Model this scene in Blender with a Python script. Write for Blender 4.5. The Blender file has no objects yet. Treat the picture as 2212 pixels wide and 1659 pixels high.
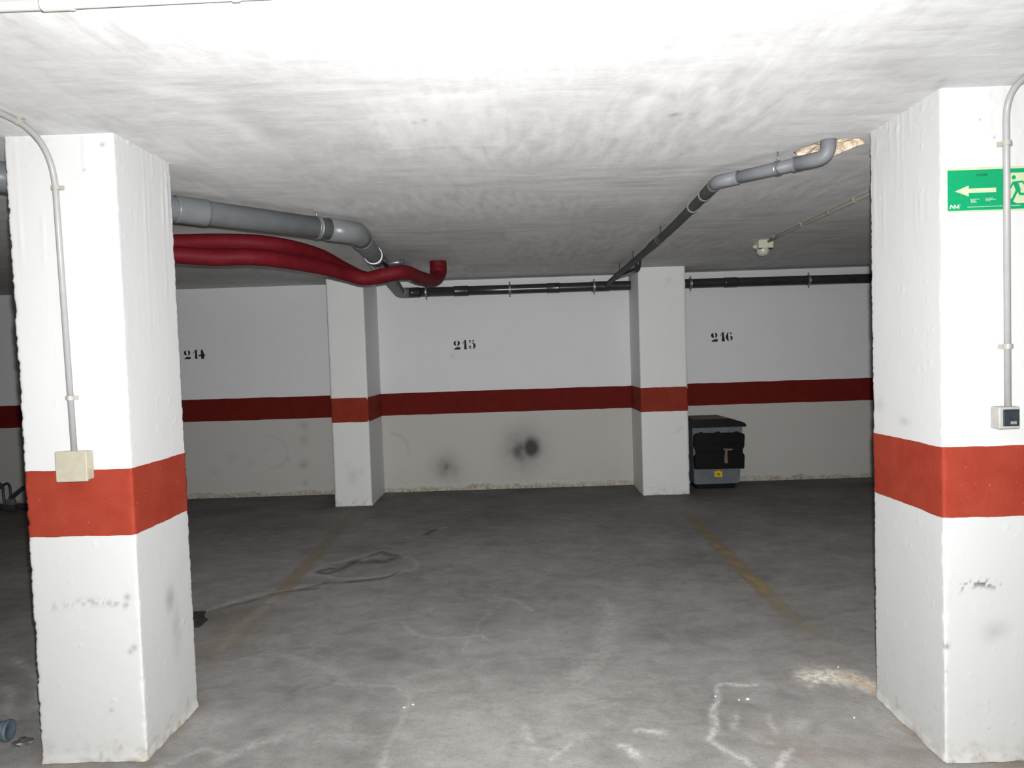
import bpy, bmesh, math, random
import numpy as np
from mathutils import Vector, Matrix

SC = bpy.context.scene
COL = SC.collection
random.seed(7)
PI = math.pi

# ------------------------------------------------------------------ camera, world, flash, exposure
cam_data = bpy.data.cameras.new('camera')
cam = bpy.data.objects.new('camera', cam_data)
COL.objects.link(cam)
F_PX, PITCH, ROLL, YAW = 1487.457, .0403, -.0327, -.0119
fw = Vector((math.sin(YAW) * math.cos(PITCH), math.cos(YAW) * math.cos(PITCH), -math.sin(PITCH)))
r0 = Vector((math.cos(YAW), -math.sin(YAW), 0))
u0 = r0.cross(fw)
rt = r0 * math.cos(ROLL) + u0 * math.sin(ROLL)
up = u0 * math.cos(ROLL) - r0 * math.sin(ROLL)
CAM = Vector((0, 0, 1.5))
cam.matrix_world = Matrix(((rt.x, up.x, -fw.x, CAM.x), (rt.y, up.y, -fw.y, CAM.y),
                           (rt.z, up.z, -fw.z, CAM.z), (0, 0, 0, 1)))
cam_data.sensor_width = 36
cam_data.lens = 36 * F_PX / 2212
cam_data.clip_start = .05
SC.camera = cam

world = bpy.data.worlds.new('world')
SC.world = world
world.use_nodes = True
world.node_tree.nodes['Background'].inputs[0].default_value = (.02, .02, .022, 1)
world.node_tree.nodes['Background'].inputs[1].default_value = .2

# the photographer's flash, just above and to the right of the lens
fl = bpy.data.lights.new('camera_flash', 'SPOT')
fl.energy = 925
fl.color = (1, .998, .99)
fl.spot_size = math.radians(150)
fl.spot_blend = 1.0
fl.shadow_soft_size = .012
flash = bpy.data.objects.new('camera_flash', fl)
COL.objects.link(flash)
flash.location = CAM + rt * .02 + up * .055
flash.rotation_euler = cam.matrix_world.to_euler()

SC.view_settings.view_transform = 'Standard'
SC.view_settings.look = 'None'
SC.view_settings.exposure = 0
SC.view_settings.gamma = 1
SC.view_settings.use_curve_mapping = False
SC.cycles.max_bounces = 8
SC.cycles.diffuse_bounces = 5

# ------------------------------------------------------------------ sizes
H = 2.3716
YW, WROT = 7.7678, .0077
def wall_y(x): return YW + WROT * x
ZB, ZT = .8745, 1.1248

# ------------------------------------------------------------------ helpers: objects
def link(name, me, mat=None, parent=None, smooth=False):
    if isinstance(me, bmesh.types.BMesh):
        bm = me
        me = bpy.data.meshes.new(name)
        bm.normal_update()
        bm.to_mesh(me)
        bm.free()
    o = bpy.data.objects.new(name, me)
    COL.objects.link(o)
    if mat is not None:
        me.materials.append(mat)
    if smooth:
        for p in me.polygons:
            p.use_smooth = True
    if parent is not None:
        o.parent = parent
        o.matrix_parent_inverse = parent.matrix_world.inverted() if parent.type != 'EMPTY' else Matrix.Translation(-parent.location)
    return o

def thing(name, label, cat, loc, group=None):
    o = bpy.data.objects.new(name, None)
    COL.objects.link(o)
    o.location = loc
    o.empty_display_size = .05
    return tag(o, label, cat, group)

def tag(o, label=None, cat=None, group=None, kind=None):
    if label: o['label'] = label
    if cat: o['category'] = cat
    if group: o['group'] = group
    if kind: o['kind'] = kind
    return o

def from_arrays(name, verts, quads, attrs=None):
    me = bpy.data.meshes.new(name)
    v = np.asarray(verts, dtype=np.float32)
    q = np.asarray(quads, dtype=np.int32)
    me.vertices.add(len(v))
    me.vertices.foreach_set('co', v.ravel())
    n = q.shape[1]
    me.loops.add(q.size)
    me.loops.foreach_set('vertex_index', q.ravel())
    me.polygons.add(len(q))
    me.polygons.foreach_set('loop_start', np.arange(0, q.size, n, dtype=np.int32))
    me.update(calc_edges=True)
    for k, a in (attrs or {}).items():
        at = me.attributes.new(k, 'FLOAT', 'POINT')
        at.data.foreach_set('value', np.asarray(a, dtype=np.float32).ravel())
    return me

def grid_quads(nr, nc, wrap=False):
    i = np.arange(nr - 1)[:, None]
    if wrap:
        j = np.arange(nc)[None, :]
        j2 = (j + 1) % nc
    else:
        j = np.arange(nc - 1)[None, :]
        j2 = j + 1
    a = i * nc + j; b = i * nc + j2; c = (i + 1) * nc + j2; d = (i + 1) * nc + j
    return np.stack([a, b, c, d], -1).reshape(-1, 4)

# ------------------------------------------------------------------ helpers: noise for geometry and stains
def vnoise(x, y, seed=0):
    rs = np.random.RandomState(seed)
    T = rs.rand(256, 256)
    xi = np.floor(x).astype(int); yi = np.floor(y).astype(int)
    fx = x - xi; fy = y - yi
    fx = fx * fx * (3 - 2 * fx); fy = fy * fy * (3 - 2 * fy)
    a = T[xi % 256, yi % 256]; b = T[(xi + 1) % 256, yi % 256]
    c = T[xi % 256, (yi + 1) % 256]; d = T[(xi + 1) % 256, (yi + 1) % 256]
    return (a * (1 - fx) + b * fx) * (1 - fy) + (c * (1 - fx) + d * fx) * fy

def fbm(x, y, seed=0, oct=4):
    s = 0; a = .5; t = 0
    for k in range(oct):
        s = s + a * vnoise(x * 2 ** k, y * 2 ** k, seed + k)
        t += a; a *= .5
    return s / t

def seg_dist(X, Y, pts):
    D = np.full(X.shape, 9.)
    for (x0, y0), (x1, y1) in zip(pts[:-1], pts[1:]):
        dx, dy = x1 - x0, y1 - y0
        L = dx * dx + dy * dy + 1e-9
        t = np.clip(((X - x0) * dx + (Y - y0) * dy) / L, 0, 1)
        D = np.minimum(D, np.hypot(X - x0 - t * dx, Y - y0 - t * dy))
    return D

def soft(d, w): return np.exp(-(d / w) ** 2)

# ------------------------------------------------------------------ helpers: shapes
def smooth_path(pts, step=.02):
    P = [Vector(p) for p in pts]
    P = [P[0] * 2 - P[1]] + P + [P[-1] * 2 - P[-2]]
    out = []
    for i in range(1, len(P) - 2):
        a, b, c, d = P[i - 1], P[i], P[i + 1], P[i + 2]
        n = max(2, int((c - b).length / step))
        for k in range(n):
            t = k / n
            out.append(.5 * ((2 * b) + (c - a) * t + (2 * a - 5 * b + 4 * c - d) * t * t + (3 * b - a - 3 * c + d) * t ** 3))
    out.append(P[-2].copy())
    return out

def bend_path(pts, rad, n=8):
    """Straight runs joined by round bends."""
    P = [Vector(p) for p in pts]
    out = [P[0]]
    for i in range(1, len(P) - 1):
        a, b, c = P[i - 1], P[i], P[i + 1]
        d1 = (a - b).normalized(); d2 = (c - b).normalized()
        ang = d1.angle(d2)
        if ang > PI - .03:
            out.append(b); continue
        r = rad[i] if isinstance(rad, (list, tuple)) else rad
        t = min(r / math.tan(ang / 2), .48 * (a - b).length, .48 * (c - b).length)
        p0 = b + d1 * t; p2 = b + d2 * t
        for k in range(n + 1):
            s = k / n
            out.append(p0 * (1 - s) ** 2 + b * 2 * s * (1 - s) + p2 * s * s)
    out.append(P[-1])
    return out

def tube_mesh(name, path, rad, n=20, cap=True):
    P = np.array([tuple(p) for p in path], dtype=float)
    m = len(P)
    R = np.full(m, rad) if np.isscalar(rad) else np.asarray(rad)
    T = np.gradient(P, axis=0)
    T /= np.linalg.norm(T, axis=1)[:, None] + 1e-12
    ref = np.array([0, 0, 1.]) if abs(T[0][2]) < .9 else np.array([1., 0, 0])
    N = np.cross(T[0], ref); N /= np.linalg.norm(N)
    th = np.linspace(0, 2 * PI, n, endpoint=False)
    V = np.empty((m, n, 3))
    for i in range(m):
        N = N - T[i] * (N @ T[i]); N /= np.linalg.norm(N)
        B = np.cross(T[i], N)
        V[i] = P[i] + R[i] * (np.cos(th)[:, None] * N + np.sin(th)[:, None] * B)
    q = grid_quads(m, n, True)
    verts = V.reshape(-1, 3).tolist(); faces = q.tolist()
    if cap:
        faces.append(list(range(n))[::-1] if False else list(range(n - 1, -1, -1)))
        faces.append([(m - 1) * n + k for k in range(n)])
    me = bpy.data.meshes.new(name)
    me.from_pydata(verts, [], faces)
    me.update()
    bm = bmesh.new(); bm.from_mesh(me)
    bmesh.ops.recalc_face_normals(bm, faces=bm.faces)
    bm.to_mesh(me); bm.free()
    for p in me.polygons:
        p.use_smooth = len(p.vertices) == 4
    return me

def tube(name, path, rad, mat, parent=None, n=20):
    return link(name, tube_mesh(name, path, rad, n), mat, parent)

def sleeve(name, c, d, rad, length, mat, parent=None, lip=.003, n=24):
    """A short pipe coupling round an axis, with rolled lips at both ends."""
    c = Vector(c); d = Vector(d).normalized()
    prof = [(-.5, rad - lip * 1.2), (-.5, rad), (-.42, rad + lip * .4), (-.36, rad), (.36, rad), (.42, rad + lip * .4), (.5, rad), (.5, rad - lip * 1.2)]
    path = [c + d * (s * length) + d * (1e-5 * i) for i, (s, _) in enumerate(prof)]
    return link(name, tube_mesh(name, path, [q[1] for q in prof], n), mat, parent)

def box_bm(bm, c, s, bevel=0, seg=2, rot=None):
    r = bmesh.ops.create_cube(bm, size=1)
    vs = r['verts']
    bmesh.ops.scale(bm, vec=s, verts=vs)
    if bevel:
        es = list({e for v in vs for e in v.link_edges})
        rb = bmesh.ops.bevel(bm, geom=es, offset=bevel, segments=seg, affect='EDGES', profile=.5)
        vs = list({v for f in rb['faces'] for v in f.verts} | {v for v in vs if v.is_valid})
    if rot is not None:
        bmesh.ops.rotate(bm, verts=vs, matrix=rot, cent=(0, 0, 0))
    bmesh.ops.translate(bm, verts=vs, vec=c)
    return vs

def box(name, c, s, mat, parent=None, bevel=0, seg=2, rot=None):
    bm = bmesh.new()
    box_bm(bm, c, s, bevel, seg, rot)
    return link(name, bm, mat, parent)

def cyl(name, a, b, rad, mat, parent=None, n=16):
    return link(name, tube_mesh(name, [Vector(a), (Vector(a) + Vector(b)) / 2, Vector(b)], rad, n), mat, parent)

def lathe(name, prof, loc, mat, parent=None, n=28):
    verts = []; faces = []
    for r, z in prof:
        for k in range(n):
            a = 2 * PI * k / n
            verts.append((loc[0] + r * math.cos(a), loc[1] + r * math.sin(a), loc[2] + z))
    for i in range(len(prof) - 1):
        for k in range(n):
            faces.append((i * n + k, i * n + (k + 1) % n, (i + 1) * n + (k + 1) % n, (i + 1) * n + k))
    faces.append(tuple(range(n))); faces.append(tuple((len(prof) - 1) * n + k for k in range(n)))
    me = bpy.data.meshes.new(name); me.from_pydata(verts, [], faces); me.update()
    bm = bmesh.new(); bm.from_mesh(me)
    bmesh.ops.remove_doubles(bm, verts=bm.verts, dist=1e-5)
    bmesh.ops.recalc_face_normals(bm, faces=bm.faces)
    bm.to_mesh(me); bm.free()
    return link(name, me, mat, parent, smooth=True)

def flat_poly(bm, pts, fn):
    """A flat polygon; fn maps the drawing's (u, v) to a place."""
    vs = [bm.verts.new(fn(u, v)) for u, v in pts]
    f = bm.faces.new(vs)
    bmesh.ops.triangulate(bm, faces=[f])

def extrude_poly(name, pts, fn0, fn1, mat, parent=None, bevel=0):
    bm = bmesh.new()
    a = [bm.verts.new(fn0(*p)) for p in pts]
    b = [bm.verts.new(fn1(*p)) for p in pts]
    n = len(pts)
    bm.faces.new(a); bm.faces.new(b[::-1])
    for i in range(n):
        bm.faces.new((a[i], b[i], b[(i + 1) % n], a[(i + 1) % n]))
    bmesh.ops.recalc_face_normals(bm, faces=bm.faces)
    if bevel:
        es = [e for e in bm.edges if (e.verts[0] in a and e.verts[1] in a)]
        bmesh.ops.bevel(bm, geom=es, offset=bevel, segments=2, affect='EDGES')
    return link(name, bm, mat, parent)

# ------------------------------------------------------------------ materials
class NT:
    def __init__(s, name, rough=.6, spec=.3):
        s.m = bpy.data.materials.new(name); s.m.use_nodes = True
        s.t = s.m.node_tree
        s.b = s.t.nodes['Principled BSDF']
        s.b.inputs['Roughness'].default_value = rough
        s.b.inputs['Specular IOR Level'].default_value = spec
        s.co = s.t.nodes.new('ShaderNodeTexCoord')
        s.geo = s.t.nodes.new('ShaderNodeNewGeometry')
    def _set(s, inp, v):
        if hasattr(v, 'is_output'): s.t.links.new(v, inp)
        elif isinstance(v, (tuple, list)) and len(inp.default_value) == 4: inp.default_value = (*v[:3], 1)
        else: inp.default_value = v
    def noise(s, scale, detail=4, rough=.55, stretch=None, rot=None, dist=0):
        n = s.t.nodes.new('ShaderNodeTexNoise')
        n.inputs['Scale'].default_value = scale; n.inputs['Detail'].default_value = detail
        n.inputs['Roughness'].default_value = rough; n.inputs['Distortion'].default_value = dist
        mp = s.t.nodes.new('ShaderNodeMapping')
        s.t.links.new(s.geo.outputs['Position'], mp.inputs[0])
        if stretch: mp.inputs['Scale'].default_value = stretch
        if rot: mp.inputs['Rotation'].default_value = rot
        s.t.links.new(mp.outputs[0], n.inputs['Vector'])
        return n.outputs['Fac']
    def ramp(s, v, stops):
        r = s.t.nodes.new('ShaderNodeValToRGB')
        e = r.color_ramp.elements
        while len(e) < len(stops): e.new(.5)
        for k, (p, c) in enumerate(stops):
            e[k].position = p
            e[k].color = (*c, 1) if isinstance(c, (tuple, list)) else (c, c, c, 1)
        s.t.links.new(v, r.inputs[0])
        return r.outputs[0]
    def mix(s, f, a, b, mode='MIX'):
        n = s.t.nodes.new('ShaderNodeMix'); n.data_type = 'RGBA'; n.blend_type = mode
        s._set(n.inputs[0], f); s._set(n.inputs[6], a); s._set(n.inputs[7], b)
        return n.outputs[2]
    def math(s, op, a, b=0, clamp=False):
        n = s.t.nodes.new('ShaderNodeMath'); n.operation = op; n.use_clamp = clamp
        s._set(n.inputs[0], a); s._set(n.inputs[1], b)
        return n.outputs[0]
    def attr(s, name):
        n = s.t.nodes.new('ShaderNodeAttribute'); n.attribute_name = name
        return n.outputs['Fac']
    def z(s):
        n = s.t.nodes.new('ShaderNodeSeparateXYZ'); s.t.links.new(s.geo.outputs['Position'], n.inputs[0])
        return n.outputs[2]
    def color(s, c): s._set(s.b.inputs['Base Color'], c); return s
    def bump(s, h, strength=.3, dist=.01):
        n = s.t.nodes.new('ShaderNodeBump')
        n.inputs['Strength'].default_value = strength; n.inputs['Distance'].default_value = dist
        s._set(n.inputs['Height'], h)
        s.t.links.new(n.outputs[0], s.b.inputs['Normal'])
        return s

def plain(name, c, rough=.5, spec=.3, metal=0, var=.12, scale=30):
    m = NT(name, rough, spec)
    m.b.inputs['Metallic'].default_value = metal
    n = m.noise(scale, 3)
    lo = tuple(x * (1 - var) for x in c); hi = tuple(min(1, x * (1 + var)) for x in c)
    m.color(m.ramp(n, [(.3, lo), (.7, hi)]))
    return m.m

# rough white paint with base dirt, used on the columns
def paint_white(name, upper, lower, zcut, bumpy=.25, fine=60):
    m = NT(name, .62, .25)
    n1 = m.noise(3.5, 5); n2 = m.noise(45, 3)
    zz = m.z()
    cut = m.math('GREATER_THAN', zz, zcut)
    base = m.mix(cut, lower, upper)
    base = m.mix(m.math('MULTIPLY', m.ramp(n1, [(.35, 0.), (.75, 1.)]), .10), base, (.52, .52, .5))
    base = m.mix(m.math('MULTIPLY', m.ramp(n2, [(.45, 0.), (.75, 1.)]), .08), base, (.45, .45, .44))
    g2 = m.noise(38, 5, .7)
    gf = m.math('MULTIPLY', m.attr('grime'), m.ramp(m.noise(22, 5, .7), [(.34, .15), (.58, 1.)]))
    base = m.mix(gf, base, m.ramp(g2, [(.34, (.06, .05, .04)), (.46, (.24, .17, .10)), (.62, (.40, .33, .22))]))
    base = m.mix(m.attr('soot'), base, (.025, .024, .022))
    m.color(base)
    h = m.math('ADD', m.math('MULTIPLY', m.noise(fine, 4), .5), m.noise(14, 4))
    m.bump(h, bumpy, .004)
    return m.m

M = {}
M['col_near'] = paint_white('flash_dimmed_paint', (.50, .50, .50), (.455, .462, .458), 1.0, .12, 90)  # the column white greyed so the close flash does not burn it out
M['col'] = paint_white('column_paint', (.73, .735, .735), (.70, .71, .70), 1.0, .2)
M['wall'] = paint_white('wall_paint', (.71, .712, .725), (.475, .47, .44), 1.0, .15)
def red_paint(name, lo, hi):
    m = NT(name, .75, .08)
    n = m.noise(9, 4); k = m.noise(120, 2)
    c = m.ramp(n, [(.3, lo), (.7, hi)])
    c = m.mix(m.math('MULTIPLY', m.ramp(k, [(.74, 0.), (.78, 1.)]), .5), c, (.6, .5, .48))
    m.color(c); m.bump(m.noise(70, 3), .2, .004)
    return m.m
M['red'] = red_paint('dark_red_paint', (.118, .0105, .008), (.138, .0135, .0105))
M['red_col'] = red_paint('brick_red_paint', (.215, .028, .0155), (.25, .038, .022))

def ceiling_mat():
    m = NT('whitewashed_ceiling', .85, .1)
    s1 = m.noise(2.6, 6, .6, (1.0, 4.0, 1), (0, 0, .06), .3)       # roller sweeps across the bays
    s2 = m.noise(4.2, 5, .6, (3.6, 1.0, 1), (0, 0, .05), .25)       # brush marks along the bays
    s3 = m.noise(.8, 4, .5)
    s4 = m.noise(24, 4, .6)
    k = m.ramp(s3, [(.42, 0.), (.58, 1.)])
    v = m.mix(k, s1, s2)
    v = m.math('ADD', m.math('MULTIPLY', v, .62), m.math('MULTIPLY', s3, .22))
    v = m.math('ADD', v, m.math('MULTIPLY', s4, .16))
    c = m.ramp(v, [(.36, (.485, .48, .475)), (.5, (.60, .60, .598)), (.64, (.71, .71, .712))])
    c = m.mix(m.math('MULTIPLY', m.attr('pale'), .8), c, (.80, .80, .80))
    c = m.mix(m.math('MULTIPLY', m.attr('dull'), .8), c, (.40, .39, .385))
    c = m.mix(m.attr('spot'), c, (.12, .03, .02))
    m.color(c)
    m.bump(v, .16, .02)
    return m.m
M['ceil'] = ceiling_mat()

def floor_mat():
    m = NT('worn_concrete', .72, .3)
    n1 = m.noise(1.1, 6, .6, (1, 1.2, 1)); n2 = m.noise(6.5, 7, .68, (1, 1.5, 1), (0, 0, .3), .5); n3 = m.noise(110, 3, .6)
    v = m.math('ADD', m.math('MULTIPLY', n1, .5), m.math('MULTIPLY', n2, .5))
    c = m.ramp(v, [(.36, (.165, .156, .149)), (.5, (.236, .226, .217)), (.64, (.305, .295, .286))])
    c = m.mix(m.math('MULTIPLY', m.ramp(n3, [(.35, 1.), (.5, 0.)]), .25), c, (.09, .085, .08))
    tx = m.ramp(m.noise(32, 5, .7), [(.36, .25), (.6, 1.2)])
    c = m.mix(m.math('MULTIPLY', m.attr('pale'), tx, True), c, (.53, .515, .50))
    c = m.mix(m.attr('brown'), c, (.16, .11, .07))
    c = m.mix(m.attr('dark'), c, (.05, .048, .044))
    c = m.mix(m.math('MULTIPLY', m.attr('splash'), tx, True), c, (.75, .70, .60))
    c = m.mix(m.math('MULTIPLY', m.attr('rust'), tx, True), c, (.42, .20, .06))
    m.color(c)
    m.bump(m.math('ADD', m.math('MULTIPLY', n3, .4), n2), .25, .01)
    return m.m
M['floor'] = floor_mat()

def line_mat():
    m = NT('worn_yellow_paint', .7, .25)
    n = m.noise(7, 5, .65); k = m.noise(60, 3)
    m.color(m.ramp(n, [(.3, (.29, .215, .105)), (.7, (.40, .30, .15))]))
    tr = m.t.nodes.new('ShaderNodeBsdfTransparent'); mx = m.t.nodes.new('ShaderNodeMixShader')
    wear = m.math('MULTIPLY', m.attr('cover'), m.ramp(m.math('ADD', m.math('MULTIPLY', n, .75), m.math('MULTIPLY', k, .25)), [(.36, .05), (.56, 1.)]))
    m.t.links.new(wear, mx.inputs[0]); m.t.links.new(tr.outputs[0], mx.inputs[1]); m.t.links.new(m.b.outputs[0], mx.inputs[2])
    m.t.links.new(mx.outputs[0], m.t.nodes['Material Output'].inputs['Surface'])
    return m.m
M['line'] = line_mat()

M['pipe'] = plain('grey_plastic_pipe', (.125, .135, .142), .33, .4, var=.1, scale=12)
M['pipe_joint'] = plain('grey_plastic_joint', (.125, .133, .135), .35, .4, var=.1, scale=12)
M['pipe_thin'] = plain('dusty_grey_pipe', (.135, .14, .148), .5, .3, var=.14, scale=15)
M['pipe_thin_dark'] = plain('dark_grey_thin_pipe', (.055, .06, .054), .6, .2, var=.2, scale=15)  # darker grey for the run past the second elbow
M['pipe_shade'] = plain('shaded_pipe', (.07, .075, .078), .45, .3, var=.15, scale=12)  # pipe grey again, with the shade past the elbow put into the colour
M['pipe_dark'] = plain('dark_plastic_pipe', (.028, .030, .034), .26, .5, var=.2, scale=10)
M['zinc'] = plain('zinc_plated_steel', (.33, .335, .335), .42, .5, metal=.75, var=.1)
M['steel_dark'] = plain('dull_steel', (.22, .23, .25), .4, .5, metal=.7, var=.15)
M['conduit'] = plain('grey_white_conduit', (.29, .285, .285), .4, .35, var=.05)
M['conduit_far'] = plain('dusty_conduit', (.26, .25, .20), .5, .3, var=.12)
M['clip'] = plain('plastic_conduit_clip', (.33, .32, .30), .45, .3, var=.08)
M['clip_clear'] = plain('pale_plastic_clip', (.30, .29, .25), .4, .3, var=.08)
M['tube_white'] = plain('white_conduit', (.40, .40, .365), .4, .3, var=.04)
M['cream'] = plain('cream_plastic', (.335, .315, .245), .45, .3, var=.06, scale=40)
M['switch_grey'] = plain('pale_grey_plastic', (.31, .30, .285), .45, .3, var=.1, scale=40)
M['switch_dark'] = plain('dark_blue_grey_plastic', (.024, .030, .038), .35, .4, var=.2, scale=60)
M['switch_lens'] = plain('cloudy_lens', (.20, .19, .17), .3, .5, var=.1, scale=60)
M['lamp_base'] = plain('pale_green_plastic', (.50, .51, .40), .5, .3, var=.06)
M['lamp_globe'] = plain('milky_glass', (.46, .44, .40), .25, .5, var=.05)
M['sign_pale'] = plain('photoluminescent_yellow', (.41, .46, .29), .5, .2, var=.03)
M['sign_green'] = plain('sign_green', (.004, .235, .095), .5, .2, var=.06, scale=90)
M['sign_white'] = plain('sign_print_white', (.40, .44, .38), .5, .2, var=.04)
M['sign_smudge'] = plain('sign_smudge', (.006, .13, .06), .6, .2, var=.3, scale=200)
M['stencil'] = plain('black_stencil_paint', (.022, .022, .02), .7, .2, var=.35, scale=120)
M['bin_grey'] = plain('grey_blue_bin_plastic', (.125, .145, .155), .42, .35, var=.12, scale=12)
M['bin_black'] = plain('black_bin_plastic', (.0028, .0025, .0028), .5, .2, var=.25, scale=20)
M['bin_lid'] = plain('dusty_black_lid', (.005, .005, .006), .5, .25, var=.25, scale=20)
M['bin_top'] = plain('dusty_lid_top', (.16, .155, .14), .7, .2, var=.15, scale=20)
M['tan'] = plain('tan_mark', (.16, .11, .075), .6, .3, var=.2, scale=60)
M['sticker'] = plain('yellow_sticker', (.62, .42, .012), .5, .3, var=.06)
M['sticker_red'] = plain('red_print', (.30, .06, .02), .5, .3)
M['rack'] = plain('dark_blue_tube', (.045, .047, .065), .4, .4, var=.15)
M['rack_joint'] = plain('grey_metal_joint', (.20, .20, .19), .4, .4, metal=.4)
M['rubber'] = plain('black_rubber', (.022, .021, .02), .6, .3, var=.25, scale=60)
M['tub'] = plain('grey_blue_plastic', (.075, .105, .125), .5, .3, var=.2, scale=40)
M['foil'] = plain('crumpled_foil', (.30, .30, .29), .28, .5, metal=.8, var=.2, scale=60)
M['chip'] = plain('white_paint_chip', (.6, .6, .58), .6, .3)

def hose_mat():
    m = NT('red_corrugated_hose', .6, .15)
    n = m.noise(10, 4)
    m.color(m.ramp(n, [(.3, (.098, .0045, .0085)), (.7, (.132, .008, .012))]))
    return m.m
M['hose'] = hose_mat()
def plaster_mat():
    m = NT('broken_plaster', .85, .1)
    n = m.noise(22, 6, .7)
    m.color(m.ramp(n, [(.32, (.38, .33, .30)), (.44, (.66, .50, .36)), (.58, (.80, .70, .56))]))
    m.bump(m.noise(60, 5), .4, .01)
    return m.m
M['plaster'] = plaster_mat()

# ------------------------------------------------------------------ floor
ST = {
'S1':[(1.02,3.03),(0.86,3.04),(0.82,2.99),(0.8,2.91),(0.76,2.85),(0.75,2.78),(0.75,2.73),(0.72,2.66),(0.68,2.62),(0.7,2.58),(0.74,2.52),(0.77,2.48),(0.77,2.43),(0.78,2.37),(0.82,2.38),(0.92,2.48),(0.97,2.52)],
'S2':[(-0.91,3.15),(-0.63,3.1),(-0.54,2.99),(-0.54,2.79),(-0.57,2.65),(-0.57,2.54),(-0.52,2.44)],
'S3':[(-0.73,3.86),(-0.61,3.69),(-0.5,3.63),(-0.36,3.65),(-0.26,3.67),(-0.21,3.62)],
'S4':[(-0.2,4.26),(-0.05,4.19),(0.03,4.01)],
'S5':[(-0.21,4.01),(-0.29,3.81),(-0.32,3.63),(-0.33,3.46)],
'S6':[(0.48,4.12),(0.47,3.83),(0.42,3.62),(0.37,3.4),(0.29,3.24),(0.2,3.09)],
'S7':[(-1.46,3.45),(-1.32,3.49),(-1.15,3.42),(-1.03,3.32),(-.85,3.16)],
'S8':[(-1.02,2.68),(-0.94,2.76),(-0.8,2.73),(-0.69,2.66)],
'S9':[(-1.54,4.82),(-1.5,5.02),(-1.37,5.12),(-1.26,5.26),(-1.12,5.36),(-0.98,5.26),(-0.79,5.02),(-0.8,4.86),(-0.94,4.76),(-1.14,4.68),(-1.33,4.72),(-1.54,4.82)],
'D9a':[(-1.5,4.86),(-1.43,4.92),(-1.34,4.89),(-1.4,4.81),(-1.5,4.86)],
'D9b':[(-1.34,4.93),(-1.27,5.11),(-1.12,5.31),(-0.97,5.21),(-1.05,5.08),(-1.22,5.06)],
'L9':[(-1.23,5.15),(-1.16,5.25)],
'D9c':[(-1.51,4.5),(-1.36,4.64),(-1.14,4.64),(-0.99,4.69),(-0.91,4.8)],
'S10':[(-1.4,4.59),(-1.59,4.51),(-1.74,4.42),(-1.84,4.33),(-1.93,4.22),(-2.0,4.08)],
'B10':[(-1.73,3.59),(-1.68,3.77),(-1.72,4.12)],
'S13':[(0.83,2.79),(0.8,2.68)],
'S14':[(0.98,2.78),(0.96,2.72),(0.96,2.64)],
'S15':[(0.82,2.64),(0.87,2.57),(0.91,2.57)],
}
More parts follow.
